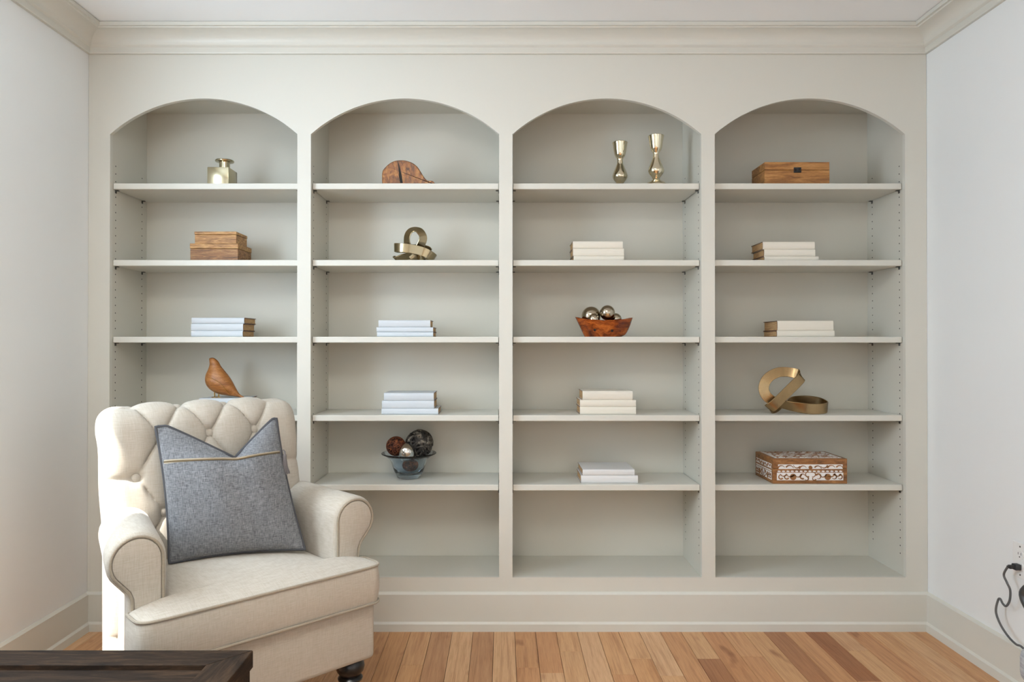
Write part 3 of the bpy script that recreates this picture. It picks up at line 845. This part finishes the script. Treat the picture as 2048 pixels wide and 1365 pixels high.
# small ringed knot: crop pixels (15.17 per photo px) relative to (770,440)
kk2 = 3.02 / F / 15.17
def KQ(x, y, dep): return ((x - 850) * kk2, dep, (1262 - y) * kk2)
k2 = thing('ribbon_knot', 'smaller aged metal ribbon knot with upright ring on top', 'sculpture', (P2(770 + 850 / 15.17, 3.02), .07, 1.5118))
ctl = [
    (KQ(255, 815, .030), (0, -.1, 1)), (KQ(420, 845, .002), (0, -.05, 1)), (KQ(680, 870, -.008), (-.05, -.1, 1)), (KQ(950, 920, -.008), (.1, -.1, 1)), (KQ(1200, 990, -.002), (.25, -.05, .95)), (KQ(1420, 1110, .018), (.45, 0, .9)),
    (KQ(1440, 1150, .060), (.5, .2, .8)), (KQ(1200, 1190, .085), (.2, .6, .7)), (KQ(1000, 1180, .070), (.5, .5, .5)), (KQ(840, 1070, .05), (.7, .2, .5)), (KQ(690, 900, .045), (.9, -.2, .1)),
    (KQ(625, 640, .042), (.75, -.6, 0)), (KQ(640, 430, .042), (.7, -.65, -.3)), (KQ(730, 285, .044), (.5, -.7, -.5)), (KQ(880, 240, .046), (0, -.75, -.6)), (KQ(1030, 310, .048), (-.6, -.6, -.5)), (KQ(1115, 480, .050), (-.8, -.55, 0)),
    (KQ(1060, 680, .052), (-.8, -.5, .3)), (KQ(930, 880, .055), (-.6, -.5, .6)), (KQ(720, 1040, .045), (.3, -.6, .75)), (KQ(480, 1130, .030), (.2, -.65, .75)), (KQ(290, 1195, .030), (.1, -.8, .5)),
    (KQ(300, 1190, .085), (-.1, .8, .5)), (KQ(560, 1120, .115), (0, .3, .9)), (KQ(980, 960, .125), (0, .1, 1)), (KQ(1240, 850, .112), (0, -.1, 1)), (KQ(1000, 770, .120), (0, -.1, 1)), (KQ(620, 780, .105), (0, -.1, 1)), (KQ(320, 800, .070), (0, -.1, 1)),
]
bm = bmesh.new(); ribbon(bm, ctl, .037, .0045, 16)
mz = min(v.co.z for v in bm.verts)
if mz < .0003:
    for v in bm.verts:
        if v.co.z < .0003: v.co.z = .0003
obj('ribbon', bm, M_nickel, k2, 42)
for o in (kn,):
    me = o.children[0].data
    mz = min(v.co.z for v in me.vertices); o.location.z = .872 + .0004 - mz
k2.location.z = 1.5098

# ------------------------------------------------------------------ candlesticks
prof_px = [(0, 1112), (195, 1112), (192, 1100), (178, 1078), (150, 1050), (95, 1022), (70, 1008), (58, 985), (72, 955), (98, 925), (128, 880), (136, 845), (132, 820), (118, 780), (88, 710), (60, 640), (52, 615), (54, 600), (48, 570), (50, 548), (62, 520), (84, 495), (98, 460), (108, 410), (118, 340), (128, 280), (136, 258), (136, 248), (126, 240), (112, 244), (104, 300), (96, 380), (0, 395)]
ck = 3.02 / F / 8.53
prof = [(r * ck, (1112 - y) * ck * 1.0) for r, y in prof_px]
cs = thing('candlestick', 'silver mercury glass candlestick nearer the shelf front edge', 'candlestick', (P2(1312.5, 3.03), .08, 1.8253), 0, 'silver candlesticks on the top shelf')
bm = bmesh.new(); lathe(bm, prof[:24], 40); obj('stem', bm, M_merc, cs, 50)
bm = bmesh.new(); lathe(bm, prof[23:], 40); obj('cup_rim', bm, M_merc, cs, 50)
c2 = dup(cs); c2.location = (P2(1240.4, 3.13), .18, 1.8253)
c2['label'] = 'silver mercury glass candlestick standing further back, foot hidden'

# ------------------------------------------------------------------ wooden bowl of balls
wb = thing('wooden_bowl', 'glossy teak root bowl with uneven rim holding silver balls', 'bowl', (P2(1209, 3.05), .115, 1.194))
kb = 3.05 / F / 5.69
def bowl_ring(f, inner=False):
    pts = []
    for k in range(48):
        a = 2 * PI * k / 48; c_, s_ = math.cos(a), math.sin(a)
        # half-lengths at the rim to left/right, height of the rim by angle
        xl, xr, yy = 330 * kb, 328 * kb, .062
        x = (xr if c_ > 0 else xl) * c_ * abs(c_) ** -.12 if abs(c_) > 1e-3 else 0
        y = yy * s_
        rimz = (1225 - (1025 - 22 * max(c_, 0) ** 3 - 28 * max(-c_, 0) ** 4 + 14 * (1 - abs(c_)))) * kb
        bl, br = 222 * kb, 200 * kb
        xb = (br if c_ > 0 else bl) * c_; yb = .040 * s_
        if not inner:
            g = f ** (.75 if c_ < 0 else 1.35)
            px_, py_ = xb + (x - xb) * (f if c_ < 0 else f ** .5), yb + (y - yb) * f ** .7
            pts.append((px_, py_, rimz * f + .0004))
        else:
            g = f
            pts.append(((x * .90) * (.28 + .72 * g ** .6), (y * .86) * (.28 + .72 * g ** .6), .012 + (rimz - .012) * g))
    return pts
bm = bmesh.new()
loft(bm, [bowl_ring(i / 8) for i in range(9)] + [bowl_ring(1 - i / 8, True) for i in range(9)])
obj('bowl_body', bm, M_bowlwood, wb, True)
for kx, ky in ((440, 1138), (635, 1147)):
    # knot holes as black caps on the wall, their inner shade put into the colour
    bm = bmesh.new(); lathe(bm, [(0, -.002), (.0045, -.001), (.0055, .002), (0, .003)], 14, sx=1, sy=1.0)
    wbm = wb.children[0].data
    bv = BVHTree.FromPolygons([v.co.copy() for v in wbm.vertices], [tuple(p.vertices) for p in wbm.polygons])
    x = (1110 + kx / 5.69 - 1209) * 3.0 / F; z = zpx(460 + ky / 5.69, 3.0) - 1.194
    hit = bv.ray_cast(Vector((x, -1, z)), Vector((0, 1, 0)))
    if hit[0]:
        bm.transform(Matrix.Translation(hit[0]) @ hit[1].to_track_quat('Z', 'Y').to_matrix().to_4x4())
        obj('knot_hole', bm, M_legblack, wb, True)
    else: bm.free()
def ball(name, label, loc, r, mat, group, sz=1.0):
    bm = bmesh.new(); bmesh.ops.create_uvsphere(bm, u_segments=36, v_segments=22, radius=r)
    for v in bm.verts: v.co.z *= sz
    o = obj(name, bm, mat, None, 'all'); o.location = loc
    tag(o, label, 'ball', group)
    return o
zc = lambda py, d: CAM_Z + (690 - py) * d / F
GB = 'mirrored balls in the wooden bowl'
ball('mirrored_ball', 'largest smoky mirrored ball, at the back of the wooden bowl', (P2(1110 + 412 / 5.69, 3.07), .12, zc(460 + 982 / 5.69, 3.07)), .0405, M_merc2, GB)
ball('mirrored_ball', 'highest mirrored ball in wooden bowl, resting on the others', (P2(1110 + 597 / 5.69, 3.035), .085, zc(460 + 945 / 5.69, 3.035)), .0318, M_merc2, GB)
ball('mirrored_ball', 'small mirrored ball low in front of the largest ball', (P2(1110 + 443 / 5.69, 3.036), .086, zc(460 + 1018 / 5.69, 3.036)), .0245, M_merc2, GB)
ball('mirrored_ball', 'small mirrored ball half hidden behind the highest ball', (P2(1110 + 690 / 5.69, 3.085), .137, zc(460 + 1018 / 5.69, 3.085)), .026, M_merc2, GB)

# ------------------------------------------------------------------ carved bird
DB = 3.05
def BX(x): return (350 + x / 5.933 - 455) * DB / F
def BZ(y): return CAM_Z + (690 - (600 + y / 5.933)) * DB / F - BIRD_Z
bd = thing('bird_figurine', 'carved brown wooden bird figurine with thin gold legs', 'figurine', (P2(455, DB), DB - 2.95, BIRD_Z))
stn = [((404, 702), (406, 700), .3), ((407, 716), (420, 690), .7), ((411, 738), (462, 690), .85), ((413, 772), (510, 728), .85), ((396, 828), (543, 788), .85), ((369, 895), (588, 845), .85), ((364, 960), (640, 912), .8),
       ((385, 1022), (680, 975), .75), ((432, 1072), (708, 1025), .7), ((503, 1112), (735, 1072), .62), ((600, 1135), (757, 1105), .55), ((690, 1143), (778, 1128), .6), ((760, 1156), (802, 1142), .7), ((836, 1166), (834, 1158), 1.2)]
rings = []
A_ = cr([(*s[0], 0) for s in stn], 4); B_ = cr([(*s[1], 0) for s in stn], 4); W_ = cr([(s[2], 0, 0) for s in stn], 4)
for a, b, wv in zip(A_, B_, W_):
    pa, pb = Vector((BX(a.x), 0, BZ(a.y))), Vector((BX(b.x), 0, BZ(b.y)))
    c = (pa + pb) / 2; h = (pa - pb) / 2; hl = max(h.length, .0006)
    hn = h.normalized() if h.length > 1e-6 else Vector((1, 0, 0))
    rings.append([c + hn * hl * math.cos(2 * PI * k / 20) + Vector((0, 1, 0)) * hl * wv.x * math.sin(2 * PI * k / 20) for k in range(20)])
bm = bmesh.new(); loft(bm, rings)
bb_ = obj('bird_body', bm, M_bird, bd, 'all')
bv = BVHTree.FromPolygons([v.co.copy() for v in bb_.data.vertices], [tuple(p.vertices) for p in bb_.data.polygons])
wing = cr([(415, 960, 0), (425, 935, 0), (465, 928, 0), (520, 945, 0), (575, 985, 0), (625, 1045, 0), (668, 1132, 0), (590, 1112, 0), (505, 1075, 0), (440, 1025, 0)], 5, True)
for sgn in (-1, 1):
    cpt = Vector((500, 1020, 0)); bm = bmesh.new()
    def surf(p, lift):
        x, z = BX(p.x), BZ(p.y)
        hit = bv.ray_cast(Vector((x, sgn * 1, z)), Vector((0, -sgn, 0)))
        y = hit[0].y if hit[0] else 0
        return Vector((x, y + sgn * lift, z))
    rs = [[surf(cpt + (p - cpt) * f, l) for p in wing] for f, l in ((1, -.001), (.99, .0012), (.9, .0024), (.6, .003), (.3, .003), (.05, .003))]
    loft(bm, rs)
    wg = obj('wing', bm, M_bird, bd, True)
    if sgn == -1:
        g = [surf(p, .0010) for p in wing]
        obj('gold_edging', tubebm(g, .0007, 5, True), M_gold, wg, True)
for xx, yy in ((480, -.006), (512, .008)):
    bm = bmesh.new()
    tube(bm, [(BX(xx - 6), yy, BZ(1085)), (BX(xx), yy, BZ(1130)), (BX(xx - 3), yy, .003)], .0022, 8)
    for dx, dy in ((-.011, -.004), (-.011, .004), (.008, 0)):
        tube(bm, [(BX(xx - 3), yy, .0025), (BX(xx - 3) + dx, yy + dy, .0018)], .0014, 6)
    obj('leg', bm, M_gold, bd, True)

# ------------------------------------------------------------------ blue glass bowl with balls
GD = 3.125
gl = thing('glass_bowl', 'flared blue tinted glass bowl filled with decorative balls', 'bowl', (P2(818, GD), GD - 2.95, .587))
gp = [(0, .0006), (.046, .0006), (.051, .004), (.056, .016), (.064, .034), (.071, .055), (.076, .072), (.084, .084), (.100, .096), (.1165, .104), (.1185, .107), (.1165, .109), (.099, .1015), (.081, .090), (.0715, .074), (.066, .055), (.058, .034), (.048, .024), (.030, .0205), (0, .020)]
bm = bmesh.new(); lathe(bm, gp, 56); obj('bowl_body', bm, M_glass, gl, 'all')
def wound_ball(name, label, loc, r, n, rs, mat, core, group, wob):
    t = thing(name, label, 'ball', loc, 0, group)
    bm = bmesh.new(); bmesh.ops.create_icosphere(bm, subdivisions=3, radius=r * .85); obj('core', bm, core, t, 'all')
    bm = bmesh.new()
    for k in range(n):
        ax = Vector((random.gauss(0, 1), random.gauss(0, 1), random.gauss(0, 1))).normalized()
        a = ax.orthogonal().normalized(); b = ax.cross(a); off = random.uniform(-.45, .45)
        ph, ph2 = random.uniform(0, 6), random.uniform(0, 6)
        pts = []
        for q in range(30):
            th = 2 * PI * q / 30
            o_ = off + wob * math.sin(3 * th + ph)
            rr = math.sqrt(max(1 - o_ * o_, .1))
            pts.append((a * math.cos(th) * rr + b * math.sin(th) * rr + ax * o_) * (r - rs * (1 + .4 * math.sin(2 * th + ph2))))
        tube(bm, pts, rs, 5, True)
    s = obj('strands', bm, mat, t, 'all'); s['kind'] = 'stuff'
    return t
GG = 'decorative balls in the blue glass bowl'
bz = .587
wound_ball('rattan_ball', 'reddish brown wound rattan ball above the rim of glass bowl', (P2(792.5, 3.11), .155, zc(892.5, 3.11)), .042, 34, .0013, M_rattan, M_rattan_core, GG, .06)
wound_ball('bark_ball', 'large dark grey wound bark strip ball in glass bowl', (P2(839, 3.15), .2, zc(887.5, 3.15)), .061, 24, .0042, M_yarn, M_yarn_core, GG, .16)
ball('mirrored_ball', 'silver mirrored ball at front of the blue glass bowl', (P2(813, 3.082), .132, zc(904.5, 3.082)), .034, M_silver, GG, 1.08)
wound_ball('rattan_ball', 'brown rattan ball seen through the blue glass', (P2(821, 3.125), .172, .587 + .0225 + .0355), .0345, 26, .0016, M_rattan, M_rattan_core, GG, .10)

# ------------------------------------------------------------------ bone inlay box
ix0, ix1 = P2(1545, 2.99), P2(1694, 2.99)
IL, IH, IDP = ix1 - ix0, .1035, .205
ib = thing('inlay_box', 'brown wooden box with white scroll inlay on all faces', 'box', ((ix0 + ix1) / 2, .04, .587))
obj('box_body', boxbm(-IL / 2, IL / 2, 0, IDP, .0003, .062, .002, 2), M_inlaywood, ib)
obj('lid', boxbm(-IL / 2, IL / 2, 0, IDP, .0626, IH, .002, 2), M_inlaywood, ib)
# scroll drawing in crop units (x 555..1825, y 320..750), arcs: cx, cy, r, a0, a1, width
LOW = [(690, 632, 36, 60, 330, 26), (790, 630, 38, 60, 330, 26), (1060, 622, 42, 20, 300, 28), (1130, 660, 30, 200, 420, 22), (735, 560, 60, 200, 330, 22), (850, 560, 70, 190, 330, 22), (985, 575, 60, 190, 350, 22),
       (1150, 590, 40, 90, 300, 22)]
LOW += [(2 * 1195 - cx_, cy_, r_, 180 - a1, 180 - a0, w_) for cx_, cy_, r_, a0, a1, w_ in LOW]
UP = [(700, 500, 62, 30, 175, 22), (840, 505, 70, 20, 150, 24), (965, 420, 60, 190, 330, 22), (1070, 505, 62, 30, 170, 22), (1195, 470, 26, 0, 360, 20)]
UP += [(2 * 1195 - cx_, cy_, r_, 180 - a1, 180 - a0, w_) for cx_, cy_, r_, a0, a1, w_ in UP[:-1]]
def scroll_bm(arcs, discs, ymid, tr, lim):
    bm = bmesh.new()
    def add(poly):
        A = [bm.verts.new(tr(x, y, .0014)) for x, y in poly]; B = [bm.verts.new(tr(x, y, 0)) for x, y in poly]
        bm.faces.new(A)
        for i in range(len(A)): bm.faces.new((A[i], A[(i + 1) % len(A)], B[(i + 1) % len(A)], B[i]))
    cl_ = lambda x, y: (min(max(x, lim[0]), lim[1]), min(max(y, lim[2]), lim[3]))
    for cx_, cy_, r_, a0, a1, w_ in arcs:
        n = 10
        for k in range(n):
            q = []
            for kk_, rr in ((k, r_ + w_ / 2), (k + 1, r_ + w_ / 2), (k + 1, r_ - w_ / 2), (k, r_ - w_ / 2)):
                tf = kk_ / n; t = math.radians(a0 + (a1 - a0) * tf)
                rr2 = r_ + (rr - r_) * (.30 + .75 * tf)
                q.append(cl_(cx_ + rr2 * math.cos(t), cy_ - rr2 * math.sin(t)))
            if abs(sum(q[i][0] * q[(i + 1) % 4][1] - q[(i + 1) % 4][0] * q[i][1] for i in range(4))) > 20: add(q)
    for cx_, cy_, r_ in discs:
        add([(cx_ + r_ * math.cos(t * PI / 8), cy_ + r_ * math.sin(t * PI / 8)) for t in range(16)])
    return bm
pu = .000242
def face_tr(kind):
    if kind == 'front': return lambda x, y, d: ((x - 1190) * pu * IL / .3075, -.0008 - d, (750 - y) * pu)
    return lambda x, y, d: (-IL / 2 - .0008 - d, IDP / 2 - (x - 1190) * pu * (IDP / .3075), (750 - y) * pu)
def plate(kind, x0, x1, y0, y1):
    tr = face_tr(kind); bm = bmesh.new()
    A = [tr(x, y, 0) for x, y in ((x0, y1), (x1, y1), (x1, y0), (x0, y0))]; B = [tr(x, y, -.004) for x, y in ((x0, y1), (x1, y1), (x1, y0), (x0, y0))]
    loft(bm, [A, B]); return bm
for kind in ('front', 'side'):
    p1 = obj('bone_inlay', plate(kind, 625, 1755, 560, 690), M_bone, ib)
    p2 = obj('bone_inlay', plate(kind, 645, 1745, 420, 498), M_bone, ib)
    s_ = obj('scrollwork', scroll_bm(LOW, [(900, 632, 55), (1490, 632, 55)], 0, face_tr(kind), (620, 1760, 556, 694)), M_inlaywood, p1); s_['kind'] = 'stuff'
    s_ = obj('scrollwork', scroll_bm(UP, [(1195, 470, 20)], 0, face_tr(kind), (640, 1750, 416, 502)), M_inlaywood, p2); s_['kind'] = 'stuff'
    bm = bmesh.new(); tr = face_tr(kind)
    for k in range(15):
        cx_ = 660 + k * 75
        q = [(cx_ - 26, 535), (cx_ - 6, 522), (cx_ + 26, 530), (cx_ + 30, 540), (cx_ + 8, 551), (cx_ - 20, 546)]
        loft(bm, [[tr(x, y, .0004) for x, y in q], [tr(x, y, -.003) for x, y in q]])
    s_ = obj('bead_inlay', bm, M_bone, ib); s_['kind'] = 'stuff'
top_pl = obj('bone_inlay', boxbm(-IL / 2 + .016, IL / 2 - .016, .016, IDP - .016, IH - .003, IH + .0008), M_bone, ib)
arcs = []
for i in range(9):
    for j in range(5):
        a0 = random.choice((0, 90, 180, 270)); arcs.append((-110 + i * 27.5 * 1.0, 22 + j * 40, 12, a0, a0 + 250, 7))
def top_tr(x, y, d): return (x * .001, y * .001, IH + .0006 + d)
s_ = obj('scrollwork', scroll_bm([(a[0] + random.uniform(-4, 4), a[1] + random.uniform(-4, 4), a[2], a[3], a[4], a[5]) for a in arcs], [(-80, 60, 9), (0, 100, 13), (80, 60, 9), (-80, 140, 9), (80, 140, 9)], 0, top_tr, (-IL * 500 + 18, IL * 500 - 18, 18, IDP * 1000 - 18)), M_inlaywood, top_pl); s_['kind'] = 'stuff'

# ------------------------------------------------------------------ wall outlet and power cord
oy, oz = 2.418 - 2.95, .440
ot = thing('wall_outlet', 'white duplex wall outlet above baseboard with cord plugged in', 'outlet', (XR, oy, oz))
obj('face_plate', boxbm(-.005, 0, -.036, .036, -.059, .059, .002, 2), M_plate, ot)
for zz in (.020, -.020):
    bm = bmesh.new()
    prism(bm, [(.0165 * math.cos(t), zz + max(-.0135, min(.0135, .017 * math.sin(t)))) for t in [2 * PI * k / 28 for k in range(28)]], 'x', -.0068, -.004)
    rc = obj('receptacle', bm, M_plate, ot)
    bm = bmesh.new()
    for yy in (-.0065, .0065): box(bm, -.0071, -.0060, yy - .001, yy + .001, zz - .0005, zz + .0075)
    lathe(bm, [(0, -.0005), (.0024, -.0005), (.0024, .0005), (0, .0005)], 10)
    vs = [v for v in bm.verts if v.co.x > -.003]
    for v in vs: v.co = Vector((-.0066 + v.co.z, v.co.x, zz - .007 + v.co.y))
    obj('slots', bm, M_black_hole, rc)
for zz in (.047, -.047):
    bm = bmesh.new(); lathe(bm, [(0, 0), (.003, 0), (.0028, .001), (0, .0015)], 12); bm.transform(Matrix.Translation((-.005, 0, zz)) @ Matrix.Rotation(-PI / 2, 4, 'Y'))
    obj('screw', bm, M_pin, ot)
pc = thing('power_cord', 'grey power cord drooping from wall outlet past baseboard', 'cord', (XR - .0075, oy, oz - .020))
bm = bmesh.new(); box(bm, -.020, 0, -.011, .011, -.010, .010, .003, 2)
for k in range(4): box(bm, -.0235 - k * .0038, -.021 - k * .0038, -.007, .007, -.006, .006, .001, 1)
tube(bm, [(-.018, 0, 0), (-.040, .001, 0)], .0045, 8)
obj('plug', bm, M_plastic, pc, 30)
cpx = [(2023, 1136, 1.672), (2010.7, 1139.3, 1.672), (2006, 1149, 1.686), (2012, 1165, 1.686), (2018.5, 1180.6, 1.69), (2017.4, 1200.7, 1.692), (2010.7, 1212, 1.692), (2004, 1207.5, 1.692), (1998.4, 1197.4, 1.692), (1994, 1201, 1.692), (1990, 1223, 1.692), (1998.4, 1247.7, 1.692), (2014, 1272, 1.69), (2029.7, 1288, 1.685), (2048, 1300, 1.675)]
pts = []
for px, py, x in cpx:
    d = x * F / (px - 1005)
    pts.append(Vector((x, d - 2.95, CAM_Z - (py - 690) * d / F)))
start = Vector((XR - .0075 - .038, oy + .001, oz - .020))
pts = [start] + pts[2:]
e_ = pts[-1].copy()
pts += [e_ + Vector((.012, -.12, -.07)), e_ + Vector((.018, -.30, -e_.z + .03)), e_ + Vector((.02, -.45, -e_.z + .005)), e_ + Vector((.02, -.9, -e_.z + .005))]
loc = Vector(pc.location)
obj('cable', tubebm([p - loc for p in cr(pts, 8)], .0036, 8), M_cord, pc, True)

# ------------------------------------------------------------------ office chair at the right edge (mostly outside the frame)
oc = thing('office_chair', 'grey upholstered office chair with black loop armrest near outlet', 'chair', (1.375, -1.66, 0))
oc.location = (1.401, -1.60, 0)
def arm_loop(x):
    # loop in the plane of the arm, far end towards the bookcase
    pts = cr([(x, .19, .628), (x, .165, .652), (x, .10, .660), (x, -.05, .660), (x, -.16, .650), (x, -.19, .60), (x, -.13, .54), (x, -.02, .525), (x, .08, .555), (x, .155, .592)], 6, True)
    return pts
for s in (-1, 1):
    bm = bmesh.new(); P = arm_loop(s * .288)
    n = len(P); rings = []
    for i in range(n):
        t = (P[(i + 1) % n] - P[i - 1]).normalized(); a = Vector((1, 0, 0)); b = t.cross(a)
        rings.append([P[i] + a * (.015 * math.cos(q * PI / 6)) + b * (.012 * math.sin(q * PI / 6)) for q in range(12)])
    V = [[bm.verts.new(p) for p in r] for r in rings]
    for i in range(n):
        for k in range(12): bm.faces.new((V[i][k], V[i][(k + 1) % 12], V[(i + 1) % n][(k + 1) % 12], V[(i + 1) % n][k]))
    al = obj('armrest', bm, M_plastic, oc, True)
    obj('arm_bracket', tubebm(cr([(s * .288, .085, .558), (s * .292, .075, .50), (s * .27, .05, .405), (s * .20, .02, .415), (s * .10, 0, .415)], 6), .014, 10), M_plastic, al, True)
bm = bmesh.new(); box(bm, -.266, .266, -.24, .262, .415, .500, .028, 4)
obj('seat', bm, M_seatgrey, oc, True)
bm = bmesh.new(); box(bm, -.215, .215, -.30, -.23, .58, 1.05, .03, 4)
obj('backrest', bm, M_seatgrey, oc, True)
obj('back_support', tubebm(cr([(0, -.05, .41), (0, -.25, .42), (0, -.31, .50), (0, -.305, .70)], 6), .02, 8), M_plastic, oc, True)
bm = bmesh.new(); lathe(bm, [(0, .09), (.035, .09), (.035, .25), (.022, .25), (.022, .41), (.08, .412), (.08, .424), (0, .424)], 20); obj('gas_column', bm, M_plastic, oc, True)
for k in range(5):
    a = 2 * PI * k / 5 + .3
    dx, dy = math.cos(a), math.sin(a)
    lg = obj('base_arm', tubebm([(dx * .02, dy * .02, .115), (dx * .15, dy * .15, .10), (dx * .27, dy * .27, .078)], lambda i: (.022, .018, .013)[i], 8), M_plastic, oc, True)
    bm = bmesh.new(); lathe(bm, [(0, -.012), (.026, -.012), (.028, -.006), (.028, .006), (.026, .012), (0, .012)], 18)
    bm.transform(Matrix.Translation((dx * .27, dy * .27, .0285)) @ Matrix.Rotation(a, 4, 'Z') @ Matrix.Rotation(PI / 2, 4, 'X'))
    tube(bm, [(dx * .27, dy * .27, .0285), (dx * .27, dy * .27, .085)], .007, 8)
    obj('caster', bm, M_plastic, lg, True)
